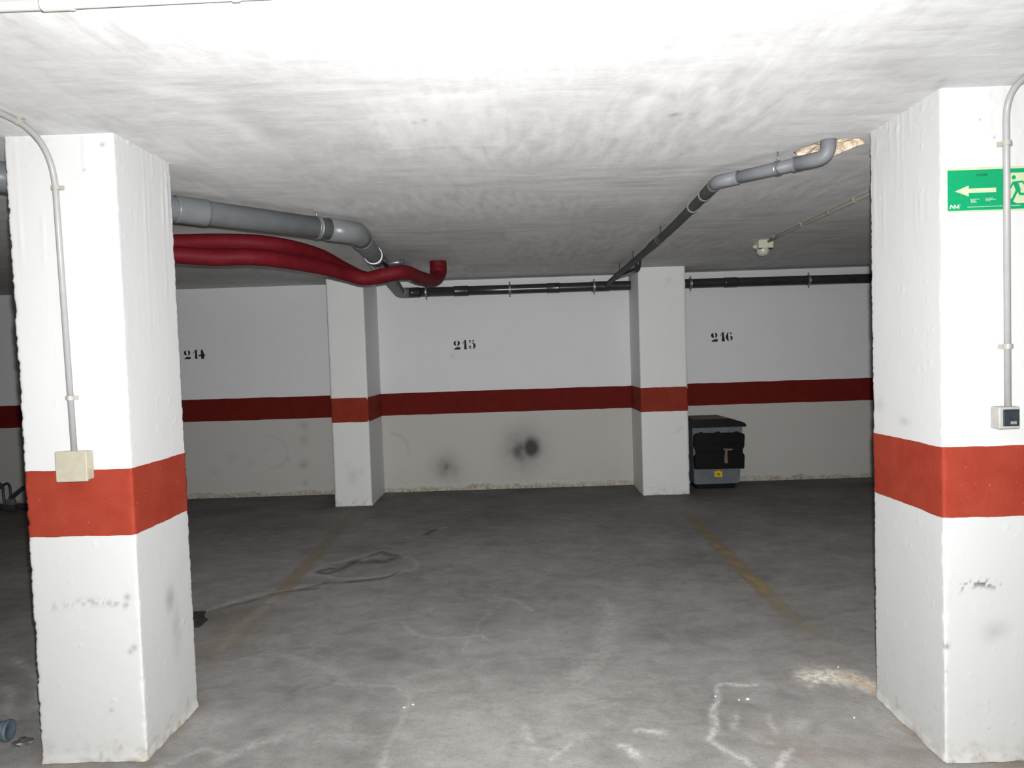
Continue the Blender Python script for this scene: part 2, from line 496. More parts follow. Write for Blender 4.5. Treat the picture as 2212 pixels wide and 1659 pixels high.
def build_floor():
    xs = np.unique(np.concatenate([np.linspace(-9, -3.2, 12), np.arange(-3.2, 3.2, .0115), np.linspace(3.2, 9, 12)]))
    ys = np.unique(np.concatenate([np.linspace(-7, 1.8, 14), np.arange(1.8, 7.9, .013), [7.9]]))
    X, Y = np.meshgrid(xs, ys)
    jx = X + (fbm(X * 7, Y * 7, 3) - .5) * .05
    jy = Y + (fbm(X * 7, Y * 7, 9) - .5) * .07
    n_b = fbm(X * 3, Y * 3, 21); n_f = fbm(X * 16, Y * 16, 31)
    pale = np.zeros_like(X)
    def add(a, v): return np.maximum(a, v)
    for k, w, s in (('S1', .015, .70), ('S2', .016, .26), ('S3', .012, .30), ('S4', .012, .26), ('S5', .011, .18), ('S6', .06, .22),
                    ('S7', .03, .16), ('S8', .07, .26), ('S9', .022, .30), ('S10', .024, .34), ('S13', .015, .4), ('S14', .015, .4), ('S15', .014, .4), ('L9', .04, 1.0)):
        pale = add(pale, s * soft(seg_dist(jx, jy, ST[k]), w) * (.55 + .9 * n_f))
    for (x, y), r, s in (((1.04, 2.7), .06, .34), ((-1.32, 2.83), .10, .28),
                         ((.1, 2.6), .25, .16), ((-.25, 2.75), .3, .14), ((.2, 3.0), .3, .12), ((1.0, 2.5), .2, .1), ((-.85, 2.72), .12, .22), ((1.5, 2.75), .16, .3)):
        pale = add(pale, s * soft(np.hypot(jx - x, jy - y), r) * (.4 + 1.1 * n_f))
    for p, w, a in (([(-1.60, 4.38), (-1.66, 4.0), (-1.64, 3.62)], .04, .30), ([(-1.45, 4.62), (-1.72, 4.50), (-1.95, 4.25)], .018, .28), ([(-1.35, 4.56), (-1.5, 4.36), (-1.58, 4.2)], .03, .2), ([(-2.7, 3.5), (-2.4, 3.3), (-2.2, 3.0)], .03, .3), ([(-2.5, 3.2), (-2.25, 2.9)], .02, .3), ([(-1.2, 2.55), (-1.1, 2.65), (-1.0, 2.68)], .03, .4), ([(-1.42, 2.5), (-1.3, 2.62), (-1.22, 2.6)], .02, .4), ([(.33, 2.57), (.37, 2.54), (.39, 2.50)], .018, .8), ([(.42, 2.69), (.52, 2.67)], .022, .6), ([(-.03, 2.75), (-.02, 2.68), (.0, 2.62)], .02, .4), ([(.06, 2.5), (.16, 2.56)], .02, .35), ([(-.05, 2.6), (.03, 2.55)], .02, .25), ([(.2, 3.0), (.34, 2.86)], .02, .18)):
        pale = add(pale, a * soft(seg_dist(jx, jy, p), w) * (.3 + 1.3 * n_f))
    # paler worn drive lane on the right of the boundary line
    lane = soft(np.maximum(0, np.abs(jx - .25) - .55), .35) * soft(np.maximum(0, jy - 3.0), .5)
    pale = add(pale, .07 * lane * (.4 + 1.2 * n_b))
    # thin random swirls of dried water
    rs = np.random.RandomState(5)
    for k in range(26):
        cx, cy = rs.uniform(-1.6, 1.6), rs.uniform(2.4, 6.5)
        a0, da, rr = rs.uniform(0, 6.28), rs.uniform(.8, 2.2), rs.uniform(.15, .55)
        pts = [(cx + rr * math.cos(a0 + da * t / 8), cy + 1.5 * rr * math.sin(a0 + da * t / 8)) for t in range(9)]
        pale = add(pale, rs.uniform(.05, .13) * soft(seg_dist(jx, jy, pts), rs.uniform(.010, .03)) * (.3 + 1.2 * n_f))
    dark = np.zeros_like(X)
    for k, w, s in (('D9a', .024, .75), ('D9b', .04, .85), ('D9c', .014, .8)):
        dark = add(dark, s * soft(seg_dist(jx, jy, ST[k]), w) * (.4 + 1.0 * n_f))
    dark = add(dark, .55 * soft(seg_dist(jx, jy + .07, ST['S10']), .03) * n_f * 1.6)
    dark = add(dark, .85 * soft(seg_dist(jx, jy, [(-.86, 5.84), (-.78, 6.0)]), .035))
    pale = add(pale, .8 * soft(seg_dist(jx, jy, [(-.80, 5.99), (-.70, 6.09)]), .018))
    for (x, y), r, s in (((-.24, 5.54), .12, .3), ((.84, 3.62), .09, .32), ((.7, 3.58), .1, .2), ((.64, 2.96), .05, .34), ((.27, 2.53), .07, .3), ((-1.9, 4.05), .14, .35),
                         ((1.25, 4.9), .2, .14), ((.5, 4.6), .3, .12), ((-.8, 3.6), .3, .12), ((-.3, 3.85), .14, .2)):
        dark = add(dark, s * soft(np.hypot(jx - x, jy - y), r) * (.3 + 1.3 * n_f))
    dark = add(dark, .62 * np.clip((jy - 5.3) / 2.2, 0, 1) * (.5 + n_b))             # floor colour darkens towards the wall, deepening the flash falloff
    dark = add(dark, .22 * (soft(np.maximum(0, np.abs(jx + 1.15) - .5), .12) * soft(np.maximum(0, np.abs(jy - 2.75) - .3), .12)) * (jx < np.interp(jy, [2.4, 2.55, 2.8, 3.0, 3.1], [-.52, -.57, -.54, -.54, -.63])) * (.5 + n_f))
    # tyre-darkened strips
    for cx in (-.75, .8):
        dark = add(dark, .10 * soft(jx - cx, .13) * (.3 + 1.2 * n_b))
    brown = .45 * soft(seg_dist(jx, jy, ST['B10']), .16) * (.3 + 1.2 * n_f)
    brown = add(brown, .30 * soft(np.hypot(jx - .96, jy - 2.57), .10) * n_f * 1.8)
    brown = add(brown, .35 * soft(seg_dist(jx, jy, [(1.47, 2.5), (1.2, 2.45), (1.0, 2.5)]), .07) * n_f * 1.6)
    for xa, xb, ya, yb in ((-1.879, -1.473, 2.561, 2.98), (1.476, 1.9, 2.4205, 2.8996), (-1.96, -1.5775, 7.0764, 7.8), (1.2506, 1.7377, 7.168, 7.8)):
        dx = np.maximum(np.maximum(xa - jx, jx - xb), 0); dy = np.maximum(np.maximum(ya - jy, jy - yb), 0)
        brown = add(brown, .55 * soft(np.hypot(dx, dy), .04) * np.clip(1.8 * n_f - .3, 0, 1))
    splash = 1.0 * soft(seg_dist(jx, jy * .9, [(1.27, 3.08 * .9), (1.36, 3.10 * .9), (1.46, 3.06 * .9), (1.5, 3.0 * .9)]), .07) * np.clip(n_f * 2.4 - .25, 0, 1)
    rust = .5 * soft(seg_dist(jx, jy, [(1.42, 3.10), (1.50, 3.0), (1.51, 2.95)]), .028) * np.clip(n_f * 2.2 - .4, 0, 1)
    Z = (fbm(X * 2, Y * 2, 77) - .5) * .004 - .002
    V = np.stack([X, Y, np.minimum(Z, 0)], -1).reshape(-1, 3)
    cl = lambda a: np.clip(a, 0, 1)
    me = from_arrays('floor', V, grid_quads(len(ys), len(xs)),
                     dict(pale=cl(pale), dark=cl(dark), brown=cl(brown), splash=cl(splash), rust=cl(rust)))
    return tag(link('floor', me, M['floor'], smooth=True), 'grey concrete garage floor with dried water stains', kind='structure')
floor = build_floor()

def parking_line(x_at, y0, y1, w, label, cover):
    ys = np.arange(y0, y1, .02); us = np.linspace(-.5, .5, 9)
    V = []; A = []
    for y in ys:
        for u in us:
            V.append((x_at(y) + u * w, y, .0015))
            edge = min(1, (0.5 - abs(u)) / .22 + .3 * random.random())
            A.append(cover(y) * edge)
    me = from_arrays('parking_line', V, grid_quads(len(ys), len(us)), dict(cover=A))
    return tag(link('parking_line', me, M['line'], floor), label)
def cov_r(y): return float(np.interp(y, [2.98, 3.3, 3.8, 4.3, 5.6, 6.3, 6.6], [.06, .03, .3, .7, .7, .35, 0]))
def cov_l(y): return float(np.interp(y, [3.2, 3.6, 4.3, 4.45, 4.7, 5.5, 6.5, 7.05], [.03, .10, .04, .62, .46, .34, .30, .2]))
parking_line(lambda y: float(np.interp(y, [3, 3.8, 6.4], [1.50, 1.465, 1.495])), 2.98, 6.6, .125, 'worn yellow parking line on the right side of the bay', cov_r)
parking_line(lambda y: float(np.interp(y, [3.2, 4.5, 6.6], [-1.63, -1.61, -1.69])), 3.2, 7.05, .13, 'worn brownish yellow parking line on the left side of the bay', cov_l)

# ------------------------------------------------------------------ walls
def build_wall_back():
    xs = np.unique(np.concatenate([np.linspace(-9, -6.2, 6), np.arange(-6.2, 4.6, .02), np.linspace(4.6, 9, 8)]))
    zs = np.unique(np.concatenate([np.arange(0, .16, .008), np.arange(.16, H, .02), [H]]))
    X, Z = np.meshgrid(xs, zs)
    n = fbm(X * 12, Z * 12, 4); n2 = fbm(X * 4, Z * 4, 14); nb = fbm(X * 7, Z * 0 + 3, 40)
    jx = X + (n2 - .5) * .05; jz = Z + (n - .5) * .04
    soot = .97 * np.clip(1.3 * soft(np.hypot(jx - .105, (jz - .455) * .85), .105), 0, .97)
    soot = np.maximum(soot, .88 * soft(np.hypot(jx + .03, (jz - .425) * .8), .11) * (.6 + .7 * n))
    soot = np.maximum(soot, .50 * soft(np.hypot(jx - .02, jz - .46), .23) * (.5 + 1.0 * n))
    soot = np.maximum(soot, .75 * soft(np.hypot(jx + .845, jz - .275), .065) * (.5 + .9 * n))
    soot = np.maximum(soot, .42 * soft(np.hypot(jx + .864, jz - .268), .15) * (.5 + n))
    for (x, z), r, s in (((-2.472, .79), .05, .28), ((-2.479, .63), .05, .22), ((-2.492, .35), .05, .28), ((-2.49, .14), .03, .22), ((-2.9, .55), .02, .15),
                         ((-3.3, .45), .06, .10), ((-3.1, .38), .05, .1), ((-2.1, .3), .05, .1), ((-2.66, .42), .03, .16), ((-3.5, .3), .05, .12)):
        soot = np.maximum(soot, s * soft(np.hypot(jx - x, jz - z), r) * (.4 + 1.1 * n))
    arc = np.abs(np.hypot(X + 1.48, Z - .48) - .19)
    soot = np.maximum(soot, .16 * soft(arc, .018) * (X > -1.5) * (Z > .42) * (.3 + n))
    arc = np.abs(np.hypot(X + 2.85, Z - .5) - .18)
    soot = np.maximum(soot, .14 * soft(arc, .015) * (X > -2.9) * (.3 + n))
    for x0 in (.05, -.02, -.86):
        soot = np.maximum(soot, .10 * soft(jx - x0, .02) * (Z < .4) * (Z > .05))
    soot = np.maximum(soot, .14 * soft(np.hypot(X + .75, (Z - 1.53) * .5), .02))
    hgt = .015 + .065 * nb
    grime = np.clip((hgt - Z) / .02 + .5, 0, 1) * (.25 + .9 * n)
    grime = np.maximum(grime, .22 * np.clip((.35 - Z) / .35, 0, 1) * n2)
    bulge = np.where(Z < .09, (.09 - Z) * .18 * (.4 + n), 0)
    Y = YW + WROT * X - bulge + (fbm(X * 1.5, Z * 1.5, 50) - .5) * .004
    V = np.stack([X, Y, Z], -1).reshape(-1, 3)
    me = from_arrays('wall_back', V, grid_quads(len(zs), len(xs)), dict(soot=np.clip(soot, 0, 1), grime=np.clip(grime, 0, 1)))
    o = tag(link('wall_back', me, M['wall'], smooth=True), 'pale back wall with soot marks and three stencilled bay numbers', kind='structure')
    # painted stripe, a hair proud of the wall
    xs = np.unique(np.concatenate([np.linspace(-9, -6.2, 6), np.arange(-6.2, 4.6, .04), np.linspace(4.6, 9, 8)]))
    rows = []
    for k, z0 in enumerate((ZB, (ZB + ZT) / 2, ZT)):
        z = z0 + (0 if k == 1 else 1) * (fbm(xs * 6, xs * 0 + k, 60) - .5) * .008
        rows.append(np.stack([xs, YW + WROT * xs - .0035, z], -1))
    me = from_arrays('red_band', np.concatenate(rows), grid_quads(3, len(xs)))
    tag(link('red_band', me, M['red'], o), 'dark red stripe painted along the back wall')
    return o
wall_back = build_wall_back()

def plane_wall(name, pts, mat):
    bm = bmesh.new()
    bm.faces.new([bm.verts.new(p) for p in pts])
    return tag(link(name, bm, mat), kind='structure')
plane_wall('wall_left', [(-9, -7, 0), (-9, 7.75, 0), (-9, 7.75, H), (-9, -7, H)], M['wall'])
plane_wall('wall_right', [(9, -7, 0), (9, 7.85, 0), (9, 7.85, H), (9, -7, H)], M['wall'])
plane_wall('wall_front', [(-9, -7, 0), (9, -7, 0), (9, -7, H), (-9, -7, H)], M['wall'])

# stencilled bay numbers (strokes drawn by hand; a unit is a third of a millimetre or less)
G2 = [[(110,10),(35,40),(5,110),(10,170),(45,220),(100,235),(145,215),(110,195),(100,140),(103,70)],
      [(175,10),(235,20),(290,70),(300,130),(275,195),(215,250),(165,282),(195,220),(210,160),(205,80)],
      [(0,420),(55,370),(115,315),(175,310),(245,325),(295,310),(310,300),(310,410),(255,420)]]
G1 = [[(90,0),(178,-10),(180,60),(192,370),(222,415),(78,415),(102,370),(102,70)],
      [(85,18),(0,170),(18,178),(92,75)]]
G5 = [[(10,5),(95,0),(85,60),(75,140),(55,140),(30,70)], [(140,35),(200,25),(220,-5),(250,5),(255,40),(225,75),(180,60)],
      [(130,135),(170,115),(240,130),(300,185),(320,260),(300,330),(250,385),(180,410),(205,350),(215,260),(200,170)],
      [(10,310),(25,270),(60,260),(95,280),(100,315),(75,345),(85,375),(130,410),(70,395),(25,355)]]
G6 = [[(145,0),(80,35),(25,130),(0,220),(25,310),(80,382),(135,412),(112,358),(124,278),(116,150),(120,64)],
      [(225,10),(258,22),(278,65),(258,105),(225,110),(200,72)],
      [(200,180),(257,176),(305,224),(322,282),(305,330),(242,385),(200,408),(226,340),(230,265)]]
G4 = [[(112,42),(168,0),(208,4),(224,104),(232,200),(280,248),(316,208),(324,248),(272,296),(240,320),(240,400),(296,424),(120,424),(168,400),(160,320),(156,136),(120,72)],
      [(0,280),(40,232),(80,216),(136,248),(128,296),(80,296),(40,316)]]
def number(text, x_left, z_top, glyphs):
    bm = bmesh.new()
    u = .000245
    for g, off in glyphs:
        for poly in g:
            def fn(a, b):
                x = x_left + off + a * u
                return (x, wall_y(x) - .0045, z_top - b * u)
            flat_poly(bm, [(p[0] + random.uniform(-3, 3), p[1] + random.uniform(-3, 3)) for p in poly], fn)
    return tag(link('painted_number', bm, M['stencil'], wall_back), 'black stencilled number %s on the wall' % text)
number('215', -.737, 1.697, [(G2, 0), (G1, .100), (G5, .172)])
number('216', 2.160, 1.691, [(G2, 0), (G1, .102), (G6, .166)])
number('214', -3.781, 1.688, [(G2, 0), (G1, .105), (G4, .165)])

# ------------------------------------------------------------------ ceiling with a broken patch round the thin pipe
PATCH = [(1.262,3.135),(1.268,3.066),(1.300,3.004),(1.349,2.966),(1.405,2.962),(1.463,2.962),(1.50,3.0),(1.532,3.04),(1.512,3.07),(1.505,3.11),(1.488,3.16),(1.478,3.215),(1.470,3.265),(1.42,3.27),(1.375,3.255),(1.336,3.21),(1.300,3.20)]
HX0, HX1, HY0, HY1 = 1.2, 1.6, 2.9, 3.36        # square of ceiling that holds the hole
def build_ceiling():
    xs = np.unique(np.round(np.concatenate([np.linspace(-9, -2.6, 10), np.arange(-2.6, 2.6, .02), [HX0, HX1], np.linspace(2.6, 9, 10)]), 4))
    ys = np.unique(np.round(np.concatenate([np.linspace(-7, 1.4, 12), np.arange(1.4, 4.6, .02), [HY0, HY1], np.arange(4.6, 7.9, .08), [7.9]]), 4))
    X, Y = np.meshgrid(xs, ys)
    n = fbm(X * 14, Y * 14, 5); nb = fbm(X * 3, Y * 3, 15)
    jx = X + (fbm(X * 9, Y * 9, 25) - .5) * .03; jy = Y + (fbm(X * 9, Y * 9, 35) - .5) * .04
    pale = np.zeros_like(X); dull = np.zeros_like(X); spot = np.zeros_like(X)
    # prints of the shuttering boards: a slightly different tone from board to board
    bx = np.floor((jx + .50) / .44).astype(int); by = np.floor((jy - 2.30) / .60).astype(int)
    T = np.random.RandomState(12).rand(64, 64)
    tone = T[bx % 64, by % 64]
    pale = np.maximum(pale, .30 * np.clip(tone * 2 - 1.1, 0, 1) * (.5 + n)); dull = np.maximum(dull, .22 * np.clip(.8 - tone * 2, 0, 1) * (.5 + n))
    inC = (jx > -.5) * (jx < -.06) * (jy > 2.3) * (jy < 2.88)
    pale = np.maximum(pale, .42 * inC * (.5 + n)); dull = np.where(inC > 0, 0, dull)
    for pts, w, a in (([(.474, 2.425), (.465, 2.61), (.441, 2.795)], .035, .75), ([(-.061, 2.3), (-.053, 2.631), (-.039, 2.909)], .016, .55),
                      ([(-1.103, 2.19), (-1.044, 2.234), (-.985, 2.301)], .05, .6), ([(-1.041, 2.426), (-1.005, 2.578), (-.982, 2.747)], .06, .45),
                      ([(-1.50, 3.276), (-1.50, 3.507), (-1.50, 3.798)], .02, .6), ([(.5, 2.25), (.57, 2.3)], .05, .5), ([(-.68, 6.66), (-.55, 6.73)], .02, .6)):
        pale = np.maximum(pale, a * soft(seg_dist(jx, jy, pts), w) * (.5 + n))
    for pts, w, a in (([(-.93, 2.40), (-.88, 2.62)], .07, .55), ([(-.075, 2.45), (-.07, 2.8)], .018, .35), ([(-.70, 1.95), (-.6, 2.0)], .12, .25), ([(1.2, 2.2), (1.35, 2.25)], .10, .4), ([(1.5, 1.95), (1.62, 1.85)], .09, .4), ([(.42, 2.3), (.47, 2.35)], .04, .35)):
        dull = np.maximum(dull, a * soft(seg_dist(jx, jy, pts), w) * (.5 + n))
    dull = np.maximum(dull, .9 * soft(seg_dist(X, Y, [(1.428, 2.316), (1.448, 2.376), (1.476, 2.44)]), .008))
    spot = np.maximum(spot, .9 * soft(np.hypot((X - .604) * .6, Y - 2.59), .011))
    for x, y in ((-.356, 2.572), (-.322, 2.551), (.0, 1.95)):
        spot = np.maximum(spot, .6 * soft(np.hypot(X - x, Y - y), .010))
    q = grid_quads(len(ys), len(xs))[:, ::-1]
    V = np.stack([X, Y, np.full_like(X, H)], -1).reshape(-1, 3)
    mid = V[q].mean(1)
    keep = ~((mid[:, 0] > HX0) & (mid[:, 0] < HX1) & (mid[:, 1] > HY0) & (mid[:, 1] < HY1))
    o = tag(link('ceiling', from_arrays('ceiling', V, q[keep], dict(pale=np.clip(pale, 0, 1), dull=np.clip(dull, 0, 1), spot=spot)), M['ceil']), 'brushed white concrete ceiling', kind='structure')
    bm = bmesh.new()
    outer = [bm.verts.new(p) for p in ((HX0, HY0, H), (HX1, HY0, H), (HX1, HY1, H), (HX0, HY1, H))]
    inner = [bm.verts.new((x + random.uniform(-.006, .006), y + random.uniform(-.006, .006), H)) for x, y in PATCH]
    es = [bm.edges.new((outer[i], outer[(i + 1) % 4])) for i in range(4)]
    es += [bm.edges.new((inner[i], inner[(i + 1) % len(inner)])) for i in range(len(inner))]
    bmesh.ops.triangle_fill(bm, edges=es, use_beauty=True)
    for f in bm.faces:
        if f.normal.z > 0: f.normal_flip()
    edge = bpy.data.meshes.new('edge'); bm.to_mesh(edge); bm.free()
    bm = bmesh.new(); bm.from_mesh(o.data); bm.from_mesh(edge); bm.to_mesh(o.data); bm.free()
    bm = bmesh.new()
    cx = sum(p[0] for p in PATCH) / len(PATCH); cy = sum(p[1] for p in PATCH) / len(PATCH)
    rings = []
    for s, dz in ((1.0, 0), (.97, .012), (.80, .028), (.5, .034), (.25, .03)):
        rings.append([bm.verts.new((cx + (x - cx) * s + random.uniform(-.005, .005) * (s < 1), cy + (y - cy) * s + random.uniform(-.005, .005) * (s < 1), H + dz + random.uniform(-.006, .006) * (s < .96))) for x, y in PATCH])
    n = len(PATCH)
    for a, b in zip(rings[:-1], rings[1:]):
        for i in range(n):
            bm.faces.new((a[i], a[(i + 1) % n], b[(i + 1) % n], b[i]))
    bm.faces.new(rings[-1])
    bmesh.ops.recalc_face_normals(bm, faces=bm.faces)
    tag(link('broken_plaster', bm, M['plaster'], o), 'ragged hole of broken cream plaster round the pipe')
    return o
ceiling = build_ceiling()

# ------------------------------------------------------------------ columns
def make_column(label, x0, x1, y0, y1, zb, zt, seed, step, marks=(), drips=True, mat='col_near'):
    cx, cy = (x0 + x1) / 2, (y0 + y1) / 2
    nx = max(6, int((x1 - x0) / step)); ny = max(6, int((y1 - y0) / step))
    per = []
    for k in range(nx): per.append((x0 + (x1 - x0) * k / nx, y0, 0, -1))
    for k in range(ny): per.append((x1, y0 + (y1 - y0) * k / ny, 1, 0))
    for k in range(nx): per.append((x1 - (x1 - x0) * k / nx, y1, 0, 1))
    for k in range(ny): per.append((x0, y1 - (y1 - y0) * k / ny, -1, 0))
    per = np.array(per)
    S = np.arange(len(per)) * step
    zs_all = np.unique(np.round(np.concatenate([np.arange(0, H, step), [H]]), 4))
    def surface(zs, out):
        PX, Z = np.meshgrid(per[:, 0], zs); PY, _ = np.meshgrid(per[:, 1], zs)
        NX, _ = np.meshgrid(per[:, 2], zs); NY, _ = np.meshgrid(per[:, 3], zs); SS, _ = np.meshgrid(S, zs)
        # chipped vertical arrises
        e = np.minimum.reduce([np.hypot(PX - a, PY - b) for a in (x0, x1) for b in (y0, y1)])
        ez = np.where(np.hypot(PX - x0, PY - y0) < .1, 0, np.where(np.hypot(PX - x1, PY - y0) < .1, 17, np.where(np.hypot(PX - x1, PY - y1) < .1, 31, 53)))
        chip = np.clip(fbm(Z * 15 + ez, Z * 0 + ez, seed) - .62, 0, 1) * .013 + np.clip(vnoise(Z * 95 + ez, Z * 0 + 2 + ez, seed + 5) - .4, 0, 1) * .0045 + .0005
        k = np.clip(1 - e / .010, 0, 1) * chip
        ax = np.sign(cx - PX) * k; ay = np.sign(cy - PY) * k
        w = (fbm(SS * 4, Z * 4, seed + 8) - .5) * .003
        if drips:
            d = np.clip(fbm(SS * 48, Z * 3.0, seed + 11) - .60, 0, 1) * .008 * np.clip((Z - 1.5) / .7, 0, 1)
            lump = np.clip(fbm(SS * 38, Z * 38, seed + 12) - .62, 0, 1) * .013 * np.clip((Z - 2.2) / .17, 0, 1)
            lump2 = np.clip(fbm(SS * 75, Z * 75, seed + 14) - .76, 0, 1) * .022
            w = w + d + lump + lump2
        flare = np.clip((.035 - Z) / .035, 0, 1) ** 1.2 * .008 * np.clip(fbm(SS * 16, Z * 30, seed + 13) * 2 - .45, 0, 1.3)
        o = w + flare + out
        return PX + ax + NX * o, PY + ay + NY * o, Z, SS, PX, PY
    X, Y, Z, SS, PX, PY = surface(zs_all, 0)
    n = fbm(SS * 14, Z * 14, seed + 2)
    grime = np.clip((.05 * fbm(SS * 14, Z * 0 + 1, seed + 3) - .012 - Z) / .02, 0, 1) * np.clip(1.8 * n - .35, 0, .8)
    grime = np.maximum(grime, .8 * np.clip((.12 - Z) / .1, 0, 1) * np.clip(2 * fbm(SS * 40, Z * 40, seed + 6) - .8, 0, 1))
    grime = np.maximum(grime, .10 * np.clip((.5 - Z) / .5, 0, 1) * n)
    soot = np.zeros_like(Z)
    for kind, mx, my, mz, r, s in marks:
        D = np.hypot(np.hypot(PX - mx, PY - my), Z - mz) if kind == 'dot' else 0
        if kind == 'dot':
            soot = np.maximum(soot, s * soft(D, r) * (.5 + n))
        elif kind == 'row':     # tyre scuff: a row of smudges of half length r at height mz
            m = (np.abs(PX - mx) < r) * (np.abs(PY - my) < .02) * soft(Z - mz - .02 * np.cos((PX - mx) / r * 1.5), .014)
            soot = np.maximum(soot, s * m * (vnoise(SS * 110, Z * 70, seed + 9) > .55) * (.2 + 1.2 * n))
        elif kind == 'smear':
            m = soft(PX - mx, .05) * soft(PY - my, .035) * soft(Z - mz, r)
            soot = np.maximum(soot, s * m * (.2 + 1.2 * n))
    V = np.stack([X, Y, Z], -1).reshape(-1, 3)
    me = from_arrays('column', V, grid_quads(len(zs_all), len(per), True), dict(grime=np.clip(grime, 0, 1), soot=np.clip(soot, 0, 1)))
    o = tag(link('column', me, M[mat], smooth=False), label, 'column')
    sel = zs_all[(zs_all > zb + step * .5) & (zs_all < zt - step * .5)]
    zs = np.concatenate([[zb], sel, [zt]])
    X, Y, Z, SS, _, _ = surface(zs, .0012)
    jit = (fbm(SS * 20, SS * 0, seed + 21) - .5) * .006
    Z[0] += jit[0]; Z[-1] += jit[-1] * .8
    V = np.stack([X, Y, Z], -1).reshape(-1, 3)
    me = from_arrays('red_band', V, grid_quads(len(zs), len(per), True))
    tag(link('red_band', me, M['red_col'], o), 'red painted band round the column')
    return o

make_column('near white column on the left carrying the square cream junction box', -1.879, -1.473, 2.561, 2.980, ZB - .001, ZT + .001, 11, .007,
    [('row', -1.66, 2.561, .60, .15, .34), ('dot', -1.515, 2.561, .635, .012, .35), ('dot', -1.525, 2.561, .605, .010, .3), ('dot', -1.514, 2.561, 2.33, .008, .6), ('dot', -1.585, 2.561, 2.24, .005, .4),
     ('dot', -1.70, 2.561, 2.16, .005, .35), ('smear', -1.473, 2.79, .54, .05, .40), ('smear', -1.473, 2.83, .40, .12, .25), ('dot', -1.50, 2.561, .44, .012, .4), ('dot', -1.515, 2.561, .425, .01, .4),
     ('dot', -1.60, 2.561, .20, .008, .25), ('dot', -1.53, 2.561, 1.99, .005, .3)])
make_column('near white column on the right carrying the green exit sign', 1.476, 1.90, 2.4205, 2.8996, ZB + .006, ZT + .006, 23, .007,
    [('row', 1.60, 2.4205, .625, .075, .7), ('smear', 1.655, 2.4205, .47, .035, .22), ('dot', 1.482, 2.4205, .42, .010, .6), ('dot', 1.480, 2.4205, .33, .005, .5), ('dot', 1.60, 2.4205, .2, .003, .5),
     ('dot', 1.63, 2.4205, .12, .004, .4), ('smear', 1.476, 2.66, 1.20, .015, .25), ('smear', 1.476, 2.85, 1.25, .03, .2), ('dot', 1.61, 2.4205, 2.26, .005, .35), ('dot', 1.66, 2.4205, 2.2, .004, .4)])
make_column('far white column on the left, standing between bays 214 and 215', -1.96, -1.5775, 7.0764, 7.80, ZB - .002, ZT, 37, .02,
    [('smear', -1.77, 7.0764, .30, .07, .2), ('dot', -1.68, 7.0764, .35, .03, .12), ('dot', -1.82, 7.0764, .42, .03, .1)], False, 'col')
make_column('far white column on the right, standing between bays 215 and 216', 1.2506, 1.7377, 7.168, 7.80, ZB, ZT + .002, 41, .02,
    [('dot', 1.57, 7.168, 2.23, .03, .16), ('dot', 1.54, 7.168, 2.17, .02, .12), ('dot', 1.62, 7.168, .66, .02, .15), ('dot', 1.66, 7.168, .7, .02, .12)], False, 'col')

# ------------------------------------------------------------------ grey drain pipe under the ceiling, on the left
BR = .0625
A0, A1, A2, A3, A4 = Vector((-2.55, 2.55, 2.292)), Vector((-2.03, 2.78, 2.288)), Vector((-1.69, 3.416, 2.283)), Vector((-.96, 4.20, 2.277)), Vector((-1.285, 7.645, 2.240))
dp = thing('drain_pipe', 'large grey drain pipe hung under the ceiling on the left', 'pipe', (-1.3, 4.0, H))
d23 = (A3 - A2).normalized(); d34 = (A4 - A3).normalized()
A12 = A2 - d23 * .35
tube('pipe', bend_path([A0, A1, A12, A3 - d23 * .16], .25), BR, M['pipe'], dp, 28)
tag(tube('elbow', bend_path([A3 - d23 * .20, A3, A3 + d34 * .20], .14, 10), BR + .005, M['pipe_joint'], dp, 28), 'elbow turning the pipe to the back wall')
tube('pipe', [A3 + d34 * .14, A3 + d34 * 1.5, A4 + Vector((.0, -.12, 0))], BR - .002, M['pipe_shade'], dp, 28)
sleeve('coupling', A2 + d23 * .09, d23, BR + .005, .16, M['pipe_joint'], dp)
sleeve('coupling', A3 + d34 * .19, d34, BR + .007, .025, M['pipe_joint'], dp)
tag(sleeve('coupling', A3 + d34 * 1.12, d34, BR + .006, .48, M['pipe_dark'], dp), 'dark rubber sleeve')
sleeve('clamp', A3 + d34 * .84, d34, BR + .006, .016, M['zinc'], dp, .0015)
def hanger(c, d, rad, parent, mat):
    o = sleeve('clamp', c, d, rad + .004, .022, mat, parent)
    cyl('hanger_rod', Vector(c) + Vector((0, 0, rad)), (c[0], c[1], H), .004, mat, o, 8)
hanger(A2 + d23 * .80, d23, BR, dp, M['zinc'])
# small branch with a cap, behind the red hoses
b0 = Vector((-1.085, 5.52, 2.268)); b1 = Vector((-.905, 5.46, 2.272))
br = cyl('branch_pipe', b0, b1, .016, M['zinc'], dp, 16)
tag(br, 'short shiny side branch')
sleeve('cap', b1, b1 - b0, .023, .03, M['steel_dark'], br)

